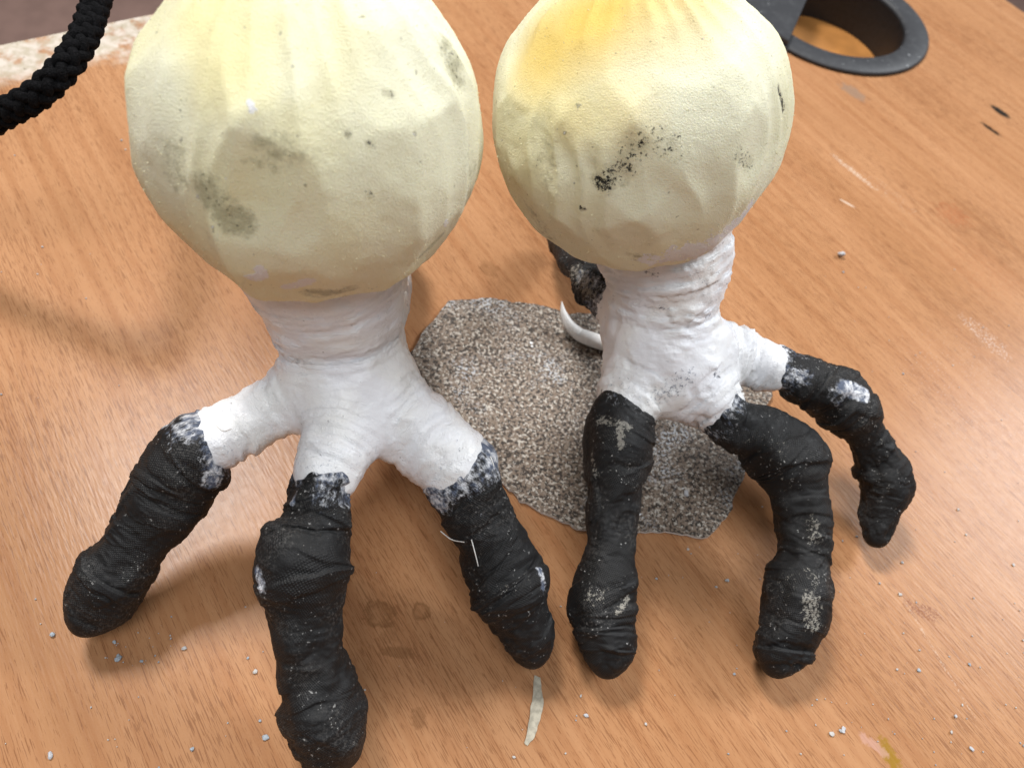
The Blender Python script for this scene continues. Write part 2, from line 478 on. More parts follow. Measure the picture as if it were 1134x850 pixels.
def foam_material(name, tint_top):
    t = NT(name); c = t.coord(); n = t.noise(c, 260, 4, .6); fine = t.noise(c, 3300, 2, .7); big = t.noise(c, 38, 3, .5)
    base = t.mix(t.ramp(big, .35, .68), (0.83, 0.79, 0.51), (0.85, 0.825, 0.60))
    base = t.mix(t.math('MULTIPLY', t.attr('yellow'), .85), base, tint_top)
    pale = t.attr('pale')
    base = t.mix(t.math('MULTIPLY', pale, .55), base, (0.75, 0.745, 0.60))
    gr = t.attr('grime')
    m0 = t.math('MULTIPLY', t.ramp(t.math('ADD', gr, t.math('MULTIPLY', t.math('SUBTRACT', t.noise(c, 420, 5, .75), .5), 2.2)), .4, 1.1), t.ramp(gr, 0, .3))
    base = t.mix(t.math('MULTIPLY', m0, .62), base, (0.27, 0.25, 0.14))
    spk = t.noise(c, 1300, 4, .8)
    m = t.ramp(t.math('ADD', t.math('MULTIPLY', gr, .62), t.math('MULTIPLY', t.math('SUBTRACT', spk, .5), 3.0)), .80, 1.0)
    base = t.mix(t.math('MULTIPLY', m, t.ramp(gr, .02, .25)), base, (0.055, 0.05, 0.035))
    ink = t.attr('ink')
    mi = t.ramp(t.math('ADD', ink, t.math('MULTIPLY', t.math('SUBTRACT', spk, .5), 3.4)), .82, .98)
    base = t.mix(t.math('MULTIPLY', t.ramp(t.math('ADD', ink, t.math('MULTIPLY', t.math('SUBTRACT', t.noise(c, 500, 4, .7), .5), 1.6)), .3, 1.0), .35), base, (0.30, 0.26, 0.15))
    base = t.mix(t.math('MULTIPLY', mi, t.ramp(ink, .02, .2)), base, (0.012, 0.012, 0.011))
    loose = t.ramp(t.noise(c, 620, 1), .755, .775)
    base = t.mix(t.math('MULTIPLY', loose, .6), base, (0.22, 0.20, 0.13))
    sm = t.attr('smear')
    ms = t.ramp(t.math('ADD', sm, t.math('MULTIPLY', t.math('SUBTRACT', t.noise(c, 620, 4, .7), .5), 2.8)), .55, .68)
    base = t.mix(ms, base, (0.82, 0.82, 0.815))
    gl = t.ramp(t.noise(c, 1900, 0), .77, .80)
    rough = t.math('SUBTRACT', .78, t.math('MULTIPLY', gl, .6))
    h = t.math('ADD', t.math('MULTIPLY_ADD', ms, .7, t.math('MULTIPLY', fine, 1.3)), t.math('ADD', t.math('MULTIPLY', n, .05), t.math('MULTIPLY', gl, .8)))
    return t.set(color=base, rough=rough, spec=.35, normal=t.bump(h, .5, .0005), sss=.18, sssr=(1.0, .85, .45), ssss=.005)


M_white = white_paint(); M_black = black_gauze()
fuzz_m = simple('foam_crumb', (0.72, 0.68, 0.46), .8, .08, 500, 0)


def seg_sd(P, C, R):
    """distance to a tapered polyline; returns d, arc position"""
    best = None; s0 = 0
    for i in range(len(C) - 1):
        a, b = C[i], C[i + 1]; ab = b - a; L = np.linalg.norm(ab)
        t = np.clip(((P - a) @ ab) / (L * L), 0, 1).astype(np.float32)
        d = np.sqrt((((P - a) - t[:, None] * ab) ** 2).sum(1)) - (R[i] + t * (R[i + 1] - R[i]))
        if best is None: best, s = d, s0 + t * L
        else:
            m = d < best; best = np.where(m, d, best); s = np.where(m, s0 + t * L, s)
        s0 += L
    return best, s


def smin(a, b, k):
    h = np.clip(.5 + .5 * (b - a) / k, 0, 1)
    return b + (a - b) * h - k * h * (1 - h)


def surface_nets(D, o, h):
    """iso surface of grid D at 0 -> V, quads (outward)"""
    S = D < 0; nx, ny, nz = D.shape
    acc = np.zeros((nx - 1, ny - 1, nz - 1, 3), np.float32); cnt = np.zeros((nx - 1, ny - 1, nz - 1), np.float32)
    cr = []
    for ax in range(3):
        sl0 = [slice(None)] * 3; sl1 = [slice(None)] * 3; sl0[ax] = slice(0, -1); sl1[ax] = slice(1, None)
        a, b = D[tuple(sl0)], D[tuple(sl1)]; x = (a < 0) != (b < 0)
        I = np.argwhere(x); t = a[x] / (a[x] - b[x])
        pos = I.astype(np.float32); pos[:, ax] += t
        o1, o2 = [q for q in range(3) if q != ax]
        ok = (I[:, o1] > 0) & (I[:, o2] > 0) & (I[:, o1] < D.shape[o1] - 1) & (I[:, o2] < D.shape[o2] - 1)
        I, pos = I[ok], pos[ok]
        for d1 in (0, 1):
            for d2 in (0, 1):
                J = I.copy(); J[:, o1] -= d1; J[:, o2] -= d2
                np.add.at(acc, (J[:, 0], J[:, 1], J[:, 2]), pos); np.add.at(cnt, (J[:, 0], J[:, 1], J[:, 2]), 1)
        cr.append((ax, o1, o2, I, S[I[:, 0], I[:, 1], I[:, 2]]))
    m = cnt > 0; idx = np.full(cnt.shape, -1, np.int64); idx[m] = np.arange(m.sum())
    V = acc[m] / cnt[m][:, None] * h + o
    Q = []
    for ax, o1, o2, I, ins in cr:
        def c(d1, d2):
            J = I.copy(); J[:, o1] -= d1; J[:, o2] -= d2; return idx[J[:, 0], J[:, 1], J[:, 2]]
        q = np.stack([c(1, 1), c(0, 1), c(0, 0), c(1, 0)], 1)
        flip = ins if ax != 1 else ~ins
        q = np.where(flip[:, None], q, q[:, ::-1]); Q.append(q)
    return V, np.vstack(Q)


def vnormals(V, F):
    n = np.cross(V[F[:, 2]] - V[F[:, 0]], V[F[:, 3 if F.shape[1] == 4 else 1]] - V[F[:, 1 if F.shape[1] == 4 else 0]])
    N = np.zeros_like(V, dtype=np.float64)
    for j in range(F.shape[1]): np.add.at(N, F[:, j], n)
    return N / np.maximum(np.linalg.norm(N, axis=1), 1e-12)[:, None]


def toe_tube(path, junction, seed, base, parent, smears, scuffs, start_smear=1.0):
    """path rows (px, py, z cm, r cm); black gauze wrap from control index `junction` to the tip"""
    P = np.array([[*at(p[0], p[1], p[2] * .01), p[3] * .01] for p in path])
    S, t = catmull(P, 400)
    S = S[t >= junction - .28]
    S, s = resample(S, 330); C, R = S[:, :3], np.maximum(S[:, 3], .002); L = s[-1]
    m = 100; th = np.linspace(0, 2 * math.pi, m, endpoint=False)
    T, N, B = frames(C)
    # round the tip, tuck the start under the paint
    tip = np.clip((L - s) / (R[-1] * 1.35), 0, 1); R = R * np.sqrt(np.maximum(1 - (1 - tip) ** 2, .0))
    tuck = np.clip(s / .005, 0, 1); R = R * (.72 + .28 * tuck ** .7)
    ss, tt = np.meshgrid(s, th, indexing='ij'); RR = np.repeat(R[:, None], m, 1)
    q = np.stack([np.cos(tt) * 1.1, np.sin(tt) * 1.1, ss / .008], -1).reshape(-1, 3) + seed * 7.7
    lump = fbm(q, 2).reshape(ss.shape)
    # overlapping turns of gauze: a helical saw-tooth, its pitch and phase wandering
    wander = vnoise(np.stack([np.cos(tt) * .8, np.sin(tt) * .8, ss / .012], -1).reshape(-1, 3) + seed * 3.1).reshape(ss.shape)
    ph = ss / .0067 + tt / (2 * math.pi) + wander * 1.25
    saw = ph - np.floor(ph); step = np.where(saw < .9, saw / .9, (1 - saw) / .1)
    ph2 = ss / .0115 - tt / (2 * math.pi) * 2 + wander * 1.3 + .3; saw2 = ph2 - np.floor(ph2); step2 = np.where(saw2 < .93, saw2 / .93, (1 - saw2) / .07)
    wr = fbm(np.stack([np.cos(tt) * 1.6, np.sin(tt) * 1.6, ss / .0014 + tt * .6], -1).reshape(-1, 3) + seed, 3).reshape(ss.shape)
    fine = vnoise(np.stack([np.cos(tt) * 9, np.sin(tt) * 9, ss / .0009], -1).reshape(-1, 3) + seed * 2).reshape(ss.shape)
    msk = np.clip(.55 + 1.1 * vnoise(np.stack([np.cos(tt) * 1.3, np.sin(tt) * 1.3, ss / .010], -1).reshape(-1, 3) + seed * 5.3), 0, 1).reshape(ss.shape)
    rb_ = np.random.RandomState(int(seed * 100)); band = np.zeros_like(ss)
    for _k in range(int(L / .0056)):
        si = rb_.uniform(.06, .97) * L; wd = rb_.uniform(.0028, .0075); ti = rb_.uniform(.0005, .0050); p0, p1 = rb_.uniform(0, 6.28, 2)
        x = abs(ss - si - ti * np.cos(tt - p0) - wander * .0012 - .0004 * wr)
        band += rb_.uniform(.00025, .0008) * np.clip((wd / 2 - x) / .00045, 0, 1) * np.clip(.55 + .75 * np.cos(tt - p1), 0, 1)
    dis = band - .0006 + lump * .0009 + msk * step * .00022 + (1 - msk) * step2 * .00042 + wr * .00013 + fine * .00008 - .0003
    fade = np.clip(tip * 1.6, 0, 1)[:, None]
    RR = RR + dis * fade
    V = (C[:, None] + RR[..., None] * (np.cos(tt)[..., None] * N[:, None] + np.sin(tt)[..., None] * B[:, None])).reshape(-1, 3)
    ncap = len(V); V = np.vstack([V, C[0], C[-1]])
    V[:, 2] = np.where(V[:, 2] < .00025, .00025 - (V[:, 2] - .00025) * .02, V[:, 2])
    F = grid_faces(len(s), m)
    n = len(s)
    caps = np.array([[ncap, (j + 1) % m, j, j] for j in range(m)] + [[ncap + 1, (n - 1) * m + j, (n - 1) * m + (j + 1) % m, (n - 1) * m + (j + 1) % m] for j in range(m)])
    # uv in metres along and round the toe
    i = np.arange(n - 1)[:, None]; j = np.arange(m)[None]; rb = R.mean() * .95
    u0, u1 = np.broadcast_to(s[:-1][:, None], (n - 1, m)), np.broadcast_to(s[1:][:, None], (n - 1, m))
    v0 = np.broadcast_to((j * 2 * math.pi / m) * rb, (n - 1, m)); v1 = v0 + 2 * math.pi / m * rb
    uv = np.stack([np.stack([u0, v0], -1), np.stack([u0, v1], -1), np.stack([u1, v1], -1), np.stack([u1, v0], -1)], 2).reshape(-1, 2)
    sm = np.zeros(len(V)); sc = np.zeros(len(V))
    along = np.r_[np.repeat(s, m), 0, L]
    w0 = vnoise(V * 260 + seed)
    sm = np.maximum(sm, start_smear * np.clip(1.15 - (along - .002) / (.0085 + .0060 * w0), 0, 1))
    for a, b, r, k in smears:
        sm = np.maximum(sm, k * capsule_mask(V, hit(V, *a), hit(V, *b), r))
    for a, b, r, k in scuffs:
        sc = np.maximum(sc, k * capsule_mask(V, hit(V, *a), hit(V, *b), r))
    # triangulate caps: share one quad mesh with two tri fans
    me_V = V - base
    me = bpy.data.meshes.new('toe')
    tri = caps[:, :3]
    me.vertices.add(len(me_V)); me.vertices.foreach_set('co', me_V.astype(np.float32).ravel())
    li = np.r_[F.ravel(), tri.ravel()].astype(np.int32)
    me.loops.add(len(li)); me.loops.foreach_set('vertex_index', li)
    st = np.r_[np.arange(len(F)) * 4, F.size + np.arange(len(tri)) * 3].astype(np.int32)
    me.polygons.add(len(st)); me.polygons.foreach_set('loop_start', st)
    me.polygons.foreach_set('loop_total', np.r_[np.full(len(F), 4), np.full(len(tri), 3)].astype(np.int32))
    me.update(calc_edges=True)
    me.polygons.foreach_set('use_smooth', np.full(len(st), True))
    for k, a in (('smear', sm), ('scuff', sc)):
        q = me.attributes.new(k, 'FLOAT', 'POINT'); q.data.foreach_set('value', a.astype(np.float32))
    l = me.uv_layers.new(name='UVMap'); l.data.foreach_set('uv', np.vstack([uv, np.zeros((tri.size, 2))]).astype(np.float32).ravel())
    return link('toe', me, M_black, parent), S


def palm(neck, toes, extra, base, parent, seed, ridge, grimes):
    """white painted neck and the roots of the toes as one skin"""
    bones = [neck] + toes
    CR = []
    for b in bones:
        P = np.array([[*at(p[0], p[1], p[2] * .01), p[3] * .01] for p in b]); S, _ = catmull(P, 6 * (len(P) - 1) + 1); CR.append((S[:, :3], S[:, 3]))
    allC = np.vstack([c for c, r in CR]); pad = .022; lo = allC.min(0) - pad; hi = allC.max(0) + pad; h = .00062
    n = np.ceil((hi - lo) / h).astype(int)
    ax = [lo[k] + np.arange(n[k]) * h for k in range(3)]
    G = np.stack(np.meshgrid(*ax, indexing='ij'), -1).reshape(-1, 3).astype(np.float32)
    D = None
    for C, R in CR:
        # coarse reject by bounding box to keep this quick
        d = np.full(len(G), .03, np.float32)
        b0, b1 = C.min(0) - R.max() - .007, C.max(0) + R.max() + .007
        m = np.all((G > b0) & (G < b1), axis=1)
        d[m] = seg_sd(G[m], C, R)[0]
        D = d if D is None else smin(D, d, .0058)
    D3 = D.reshape(n)
    V, Q = surface_nets(D3, lo, h)
    V = V.astype(np.float64); N = vnormals(V, Q)
    ds, sss = zip(*[seg_sd(V, C, R) for C, R in CR]); ds = np.stack(ds, 1); sss = np.stack(sss, 1)
    o = np.argsort(ds, axis=1); k0 = o[:, 0]; r_ = np.arange(len(V))
    gap = ds[r_, o[:, 1]] - ds[r_, k0]; w = np.clip(gap / .003, 0.12, 1)
    s = sss[r_, k0]
    w1 = vnoise(V * 170 + seed)
    strokes = fbm(np.c_[s / .0013 + w1 * 1.2, V[:, 0] * 60, V[:, 1] * 60 + k0 * 3.3] + seed, 3)
    strokes2 = fbm(np.c_[s / .0045 + w1, V[:, 0] * 60, V[:, 1] * 60 + k0] + seed * 2, 2)
    blob = vnoise(V * 800 + 5); blob = np.clip(blob - .45, 0, 1)
    dis = w * (strokes * .00048 * ridge + strokes2 * .00042) + fbm(V * 140 + seed, 2) * .00042 + blob * .0005 * ridge + vnoise(V * 1500) * .00005
    V = V + N * dis[:, None]
    V[:, 2] = np.maximum(V[:, 2], .0012)
    gr = np.zeros(len(V))
    for (C, R) in CR[1:]:
        e = np.linalg.norm(V - C[-1], axis=1)
        gr = np.maximum(gr, np.clip(1.10 - e / (R[-1] * 1.45), 0, 1) * .75)
    for a, b, r, k in grimes:
        gr = np.maximum(gr, k * capsule_mask(V, hit(V, *a), hit(V, *b), r))
    return mesh_np('painted_palm', V - base, Q, M_white, parent, attrs={'grime': gr, 'along': s, 'weight': w})


def ico(sub):
    import bmesh
    bm = bmesh.new(); bmesh.ops.create_icosphere(bm, subdivisions=sub, radius=1)
    me = bpy.data.meshes.new('tmp'); bm.to_mesh(me); bm.free()
    V = np.empty(len(me.vertices) * 3, np.float32); me.vertices.foreach_get('co', V)
    F = np.empty(len(me.polygons) * 3, np.int32); me.polygons.foreach_get('vertices', F)
    bpy.data.meshes.remove(me); return V.reshape(-1, 3).astype(np.float64), F.reshape(-1, 3)


ICO = ico(7)


def foam_ball(c, R, axis, seed, base, parent, mat, flutes, stains):
    D, F = ICO; rs = np.random.RandomState(seed)
    az = np.array(axis) / np.linalg.norm(axis); ex = np.cross(az, [0, 1, 0.2]); ex /= np.linalg.norm(ex); ey = np.cross(az, ex)
    # knife-cut faces in rough meridian strips
    ks = 320.0; acc = np.zeros(len(D))
    azm = np.arctan2(D @ ey, D @ ex); lat = D @ az; hh = np.sqrt(np.clip(1 - lat ** 2, 0, 1))
    azw = azm + .12 * vnoise(D * 1.5 + seed * 2)
    pole = np.clip((hh - .15) / .35, 0, 1); g = np.zeros(len(D))
    for k in range(flutes):                                  # long cuts from top to bottom
        d = azw - 2 * math.pi * (k + rs.uniform(-.3, .3)) / flutes; d = (d + math.pi) % (2 * math.pi) - math.pi
        g += np.exp(-ks * np.where(abs(d) < 1.1, rs.uniform(.95, .985) / np.cos(np.clip(d, -1.1, 1.1)), 3))
    g = -np.log(g) / ks
    acc += np.exp(-ks * (1 + (g - 1) * pole))
    for k in range(flutes - 4):                              # short slices, one below the other
        a0 = 2 * math.pi * (k + rs.uniform(-.25, .25)) / (flutes - 4)
        for la in (-62, -28, 8, 44):
            l = math.radians(la + rs.uniform(-9, 9)); a = a0 + rs.uniform(-.05, .05)
            n = math.cos(l) * (math.cos(a) * ex + math.sin(a) * ey) + math.sin(l) * az
            d = D @ n; q = np.where(d > .6, rs.uniform(.942, .972) / np.maximum(d, .6), 3)
            acc += np.exp(-ks * q)
    r = -np.log(acc) / ks
    r = r / np.median(r)
    wv = vnoise(D * 2.2 + seed)
    fl = -abs(np.cos((azw + .1 * wv) * (flutes + 7) / 2)); fm = np.clip(vnoise(D * 1.6 + seed * 3) * 1.3 + .75, 0.1, 1) * hh
    r = r + .030 * fl * fm * np.clip(lat * 1.7 + .80, .08, 1) + .010 * fbm(D * 1.7 + seed, 2) + .0022 * fbm(D * 9 + seed, 2) + .0009 * vnoise(D * 60) + .0011 * vnoise(D * 130)
    V = np.asarray(c) + D * (R * r)[:, None]
    A = {k: np.zeros(len(V)) for k in ('grime', 'ink', 'smear', 'yellow', 'pale')}
    for kind, a, b, rad, k in stains:
        pa, pb = (hit(V, *a), hit(V, *b)); A[kind] = np.maximum(A[kind], k * capsule_mask(V, pa, pb, rad))
    o = mesh_np('foam_ball', V - base, F, mat, parent, attrs=A)
    nf = 3000; i = rs.choice(len(V), nf, replace=False); P = V[i] - base; Nn = D[i]
    T1 = rs.normal(size=(nf, 3)); T1 -= Nn * (T1 * Nn).sum(1)[:, None]; T1 /= np.linalg.norm(T1, axis=1)[:, None]
    ln = rs.uniform(.00012, .00042, nf)[:, None]; wd = rs.uniform(.00006, .00016, nf)[:, None]
    tipp = P + Nn * ln * rs.uniform(.3, 1, (nf, 1)) + T1 * ln * rs.uniform(.1, .9, (nf, 1)); B1 = np.cross(Nn, T1)
    Vf = np.stack([P - Nn * .00005 - B1 * wd, P - Nn * .00005 + B1 * wd, P - Nn * .00005 + T1 * wd * 1.5, tipp], 1).reshape(-1, 3)
    q = np.arange(nf)[:, None] * 4
    Ff = np.concatenate([q + [0, 1, 3], q + [1, 2, 3], q + [2, 0, 3]], 0)
    fz = mesh_np('foam_fuzz', Vf, Ff, fuzz_m, o, False); fz['kind'] = 'stuff'
    return o, V


def claw(base_px, label, neck, toes, seed, ridge, ball, grimes, flutes, stains, mat):
    base = at(*base_px, 0); base[2] = 0
    root = empty('claw_foot', tuple(base), label, 'model foot', 'pair of model claw feet')
    roots = []
    for k, (path, jn, sm, sc, ss) in enumerate(toes):
        toe_tube(path, jn, seed + k * 1.37, base, root, sm, sc, ss)
        roots.append([(*p[:3], p[3]) for p in path[:int(jn)]] + [_interp(path, jn, .93)])
    palm(neck, roots, None, base, root, seed, ridge, grimes)
    (bx, by, bz), R, lean = ball
    foam_ball(at(bx, by, bz * .01), R * .01, lean, int(seed), base, root, mat, flutes, stains)
    return root


def _interp(path, t, k):
    i = min(int(t), len(path) - 2); f = t - i
    p = [path[i][q] + (path[i + 1][q] - path[i][q]) * f for q in range(4)]; p[3] *= k; return tuple(p)


foam_a = foam_material('pale_yellow_foam', (0.84, 0.74, 0.34))
foam_b = foam_material('deep_yellow_foam', (0.76, 0.50, 0.07))

# left foot (px, py, height cm, radius cm)
neckL = [(352, 268, 7.4, 1.85), (366, 318, 6.3, 1.62), (374, 365, 5.3, 1.34), (383, 410, 4.4, 1.40), (390, 440, 3.8, 1.15)]
toesL = [
    ([(372, 425, 4.2, .95), (310, 448, 3.9, .72), (262, 474, 3.75, .66), (222, 496, 3.5, .86), (185, 548, 2.7, .92), (153, 602, 2.0, .74), (121, 646, 1.45, .86), (86, 702, .80, .62)], 2.55,
     [((240, 480), (238, 535), .0045, .9)], [((220, 640), (150, 660), .004, .4), ((200, 480), (170, 500), .004, .35)], .9),
    ([(392, 430, 4.3, 1.1), (378, 482, 4.3, .86), (362, 520, 4.25, .78), (354, 558, 4.1, .70), (347, 588, 3.95, .86), (335, 624, 3.75, 1.05), (337, 682, 3.1, .83), (345, 735, 2.4, .80), (362, 795, 1.6, .92), (382, 850, .85, .68)], 2.05,
     [((280, 636), (283, 655), .0017, .95), ((321, 545), (318, 560), .0012, .9)], [((330, 600), (360, 590), .004, .3)], .95),
    ([(400, 425, 4.3, 1.1), (445, 462, 4.1, .93), (482, 488, 3.9, .92), (508, 520, 3.6, 1.0), (534, 580, 2.8, .80), (563, 645, 2.0, .96), (581, 690, 1.45, .72), (593, 738, .75, .56)], 2.75,
     [((472, 520), (482, 560), .0045, 1.0), ((497, 515), (490, 530), .0028, 1.0), ((545, 500), (548, 525), .0022, .9), ((525, 480), (540, 492), .003, .8), ((600, 625), (607, 650), .0014, 1.0)],
     [((560, 660), (590, 640), .004, .45), ((520, 640), (530, 680), .004, .4)], 1.0),
    ([(388, 385, 4.6, 1.0), (412, 345, 4.2, .85), (426, 318, 3.9, .72), (425, 280, 3.0, .75), (430, 258, 1.9, .8), (428, 242, .8, .65)], 3.1, [], [], .8),
]
stL = [
    ('grime', (226, 216), (264, 254), .0044, 1.0), ('grime', (186, 178), (190, 195), .0055, .8), ('grime', (290, 176), (308, 174), .005, .75),
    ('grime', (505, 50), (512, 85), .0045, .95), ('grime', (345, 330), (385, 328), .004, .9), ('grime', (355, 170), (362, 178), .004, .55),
    ('grime', (200, 235), (222, 262), .006, .35), ('ink', (433, 98), (440, 100), .0010, .95), ('grime', (525, 170), (528, 210), .005, .6),
    ('grime', (475, 285), (490, 270), .003, .8), ('ink', (414, 164), (418, 166), .0012, .7), ('ink', (335, 145), (338, 147), .001, .7), ('ink', (393, 150), (394, 152), .001, .8), ('ink', (410, 222), (414, 224), .0012, .8),
    ('smear', (287, 306), (289, 314), .0016, 1.3), ('smear', (318, 325), (342, 318), .0018, 1.3), ('smear', (272, 312), (280, 316), .0016, 1.1), ('smear', (285, 118), (287, 122), .0012, 1.0), ('smear', (500, 250), (500, 254), .0009, 1.1),
    ('pale', (470, 60), (500, 200), .022, 1.0), ('pale', (160, 110), (170, 200), .010, .7), ('pale', (340, 60), (342, 70), .006, .9),
    ('yellow', (230, 10), (240, 60), .010, .7), ('yellow', (370, 30), (372, 60), .008, .45),
]
claw((385, 560), 'claw foot with grey-smudged pale ball, front toe cut off by the bottom edge', neckL, toesL, 11, .75,
     ((348, 143, 10.0), 3.13, (-.11, .16, 1)), [((445, 312), (436, 350), .003, .15)], 15, stL, foam_a)

_left = [o for o in bpy.data.objects if o.name.startswith('claw_foot')][0]
_tb = np.array(_left.location)
thread_m = simple('white_thread', (0.75, 0.73, 0.70), .7, .1, 900, .1)
for P in ([(488, 588, 2.9), (500, 597, 3.0), (514, 600, 3.2)], [(522, 597, 3.3), (526, 612, 3.1), (530, 628, 2.8)],
          [(543, 505, 4.3), (547, 517, 4.2), (546, 532, 3.9)], [(238, 470, 4.6), (247, 477, 4.6), (256, 475, 4.7)]):
    S, _ = catmull(np.array([at(x, y, z * .01) for x, y, z in P]), 14)
    T_, N_, B_ = frames(S); th_ = np.linspace(0, 2 * math.pi, 6, endpoint=False)
    Vt = (S[:, None] + .00013 * (np.cos(th_)[None, :, None] * N_[:, None] + np.sin(th_)[None, :, None] * B_[:, None])).reshape(-1, 3)
    mesh_np('thread', Vt - _tb, grid_faces(14, 6), thread_m, _left)

neckR = [(730, 240, 6.9, 1.75), (738, 292, 5.9, 1.54), (735, 335, 5.0, 1.33), (734, 375, 4.2, 1.27), (742, 405, 3.6, 1.15)]
toesR = [
    ([(728, 395, 3.9, 1.2), (705, 425, 3.6, .98), (692, 450, 3.5, .80), (683, 495, 3.1, .92), (680, 548, 2.6, .72), (677, 602, 2.0, .70), (669, 655, 1.5, .85), (672, 704, 1.05, .75), (673, 752, .70, .58)], 1.75,
     [], [((660, 462), (700, 470), .0022, 1.0), ((688, 468), (692, 495), .0018, 1.1), ((650, 500), (655, 525), .002, .8), ((650, 655), (660, 660), .003, .8), ((690, 678), (700, 665), .0015, 1.0), ((670, 645), (690, 650), .004, .4)], .35),
    ([(748, 402, 3.8, 1.25), (775, 432, 3.6, .90), (805, 462, 3.45, .72), (842, 482, 3.3, .86), (872, 512, 2.95, 1.02), (886, 562, 2.4, .80), (889, 612, 1.9, .78), (882, 664, 1.5, .93), (867, 710, 1.05, .75), (855, 750, .70, .57)], 1.55,
     [], [((830, 490), (870, 495), .005, .5), ((905, 580), (900, 600), .003, .8), ((903, 665), (906, 690), .0042, .95), ((850, 650), (870, 640), .005, .5), ((900, 630), (905, 640), .003, .7), ((860, 525), (880, 540), .006, .45)], .8),
    ([(755, 390, 3.9, 1.1), (800, 390, 3.7, .84), (845, 403, 3.6, .70), (888, 420, 3.45, .68), (932, 443, 3.1, .90), (962, 486, 2.4, .60), (981, 534, 1.6, .76), (975, 570, 1.05, .58), (968, 606, .68, .48)], 2.1,
     [((858, 402), (868, 412), .004, .9), ((878, 415), (895, 420), .004, .75), ((938, 424), (963, 434), .0030, 1.5), ((925, 440), (932, 448), .003, .5)], [((960, 470), (985, 500), .004, .5), ((975, 535), (985, 545), .003, .5)], .9),
    ([(722, 365, 4.4, 1.1), (692, 345, 4.1, .80), (662, 319, 3.7, .52), (641, 297, 3.1, .50), (631, 280, 2.2, .55), (625, 264, 1.2, .55), (622, 256, .75, .55)], 1.2,
     [((668, 325), (676, 340), .005, .8), ((640, 305), (655, 312), .004, .7)], [((630, 295), (650, 320), .005, .9)], .9),
]
stR = [
    ('ink', (662, 207), (690, 192), .0036, .85), ('ink', (658, 205), (670, 209), .0028, 1.1), ('ink', (695, 178), (715, 162), .0050, .72), ('ink', (720, 160), (748, 165), .0055, .62), ('ink', (690, 172), (745, 170), .007, .42),
    ('ink', (869, 98), (874, 120), .0017, 1.05), ('ink', (826, 172), (836, 182), .003, .7), ('ink', (642, 236), (644, 238), .0012, 1.2),
    ('grime', (600, 170), (605, 195), .0065, .6), ('grime', (660, 205), (690, 190), .009, .5), ('grime', (700, 165), (745, 165), .009, .35),
    ('grime', (585, 240), (600, 262), .005, .7), ('grime', (705, 290), (718, 292), .003, .8), ('grime', (680, 270), (740, 280), .010, .35),
    ('smear', (796, 274), (828, 248), .0075, 1.05), ('smear', (750, 288), (800, 278), .0060, 1.0), ('smear', (715, 294), (760, 292), .0035, .85),
    ('pale', (800, 60), (850, 200), .020, .9), ('pale', (640, 240), (760, 240), .012, .5),
    ('yellow', (640, 20), (760, -10), .014, 1.0), ('yellow', (605, 45), (660, 15), .014, .9), ('yellow', (680, 60), (690, 120), .009, .3), ('yellow', (620, 90), (630, 130), .007, .3),
]
claw((760, 480), 'claw foot with ink-speckled yellower ball, standing over the speckled sheet', neckR, toesR, 23, 1.35,
     ((706, 134, 9.4), 3.12, (-.28, .2, 1)), [((760, 425), (735, 440), .0050, .5), ((730, 345), (790, 352), .002, .55), ((705, 300), (725, 310), .003, .5), ((770, 300), (790, 318), .002, .4), ((800, 412), (800, 416), .002, .6)], 19, stR, foam_b)

# ------------------------------------------------------------------ speckled sheet
def speckle_material():
    t = NT('speckled_sheet'); c = t.coord()
    a = t.noise(c, 1050, 3, .65); b = t.noise(t.mapping(c, loc=(.3, .1, 0)), 1050, 3, .65); d = t.noise(t.mapping(c, loc=(.7, .4, 0)), 1300, 2, .6)
    base = t.mix(t.ramp(d, .35, .65), (0.150, 0.106, 0.077), (0.235, 0.185, 0.142))
    base = t.mix(t.ramp(a, .50, .54), base, (0.036, 0.026, 0.020))
    base = t.mix(t.ramp(b, .56, .60), base, (0.46, 0.42, 0.365))
    base = t.mix(t.math('MULTIPLY', t.ramp(t.noise(c, 60, 3), .52, .75), t.ramp(d, .5, .62)), base, (0.55, 0.58, 0.62))
    base = t.mix(t.ramp(t.noise(c, 190, 3, .6), .70, .73), base, (0.75, 0.76, 0.76))
    return t.set(color=base, rough=.62, spec=.4, normal=t.bump(a, .5, .0005))


paper = simple('white_paper_edge', (0.74, 0.72, 0.70), .8, .08, 900, .3)
outl = [(449, 402), (470, 368), (497, 337), (540, 334), (566, 339), (604, 343), (628, 352), (690, 350), (800, 400), (852, 418), (853, 441), (838, 470), (827, 513), (812, 548),
        (808, 566), (790, 590), (781, 598), (760, 596), (735, 591), (690, 592), (640, 587), (606, 572), (576, 556), (520, 500)]
pts = []
for i in range(len(outl)):
    a, b = np.array(outl[i]), np.array(outl[(i + 1) % len(outl)]); n = max(2, int(np.linalg.norm(b - a) / 6))
    for k in range(n): pts.append(a + (b - a) * k / n)
pts = np.array([at(*p, 0)[:2] for p in pts]); ctr = pts.mean(0)
pts += np.stack([fbm(np.c_[pts * 500, np.zeros(len(pts))], 3), fbm(np.c_[pts * 500 + 9, np.zeros(len(pts))], 3)], 1) * .00045
nr = 14; rings = []
for k in range(nr + 1):
    f = 1 - k / (nr + .5); q = ctr + (pts - ctr) * f
    lift = .0006 * max(0, f - .55) / .45 * (1 + vnoise(np.c_[q * 40, np.zeros(len(q))]))
    rings.append(np.c_[q, .0011 + lift])
n = len(pts); low = [r_ - [0, 0, .0007] for r_ in rings[::-1]]
V = np.vstack(low + rings); kk = len(low) + len(rings)
Fq = grid_faces(kk, n); me = bpy.data.meshes.new('speckled_sheet')
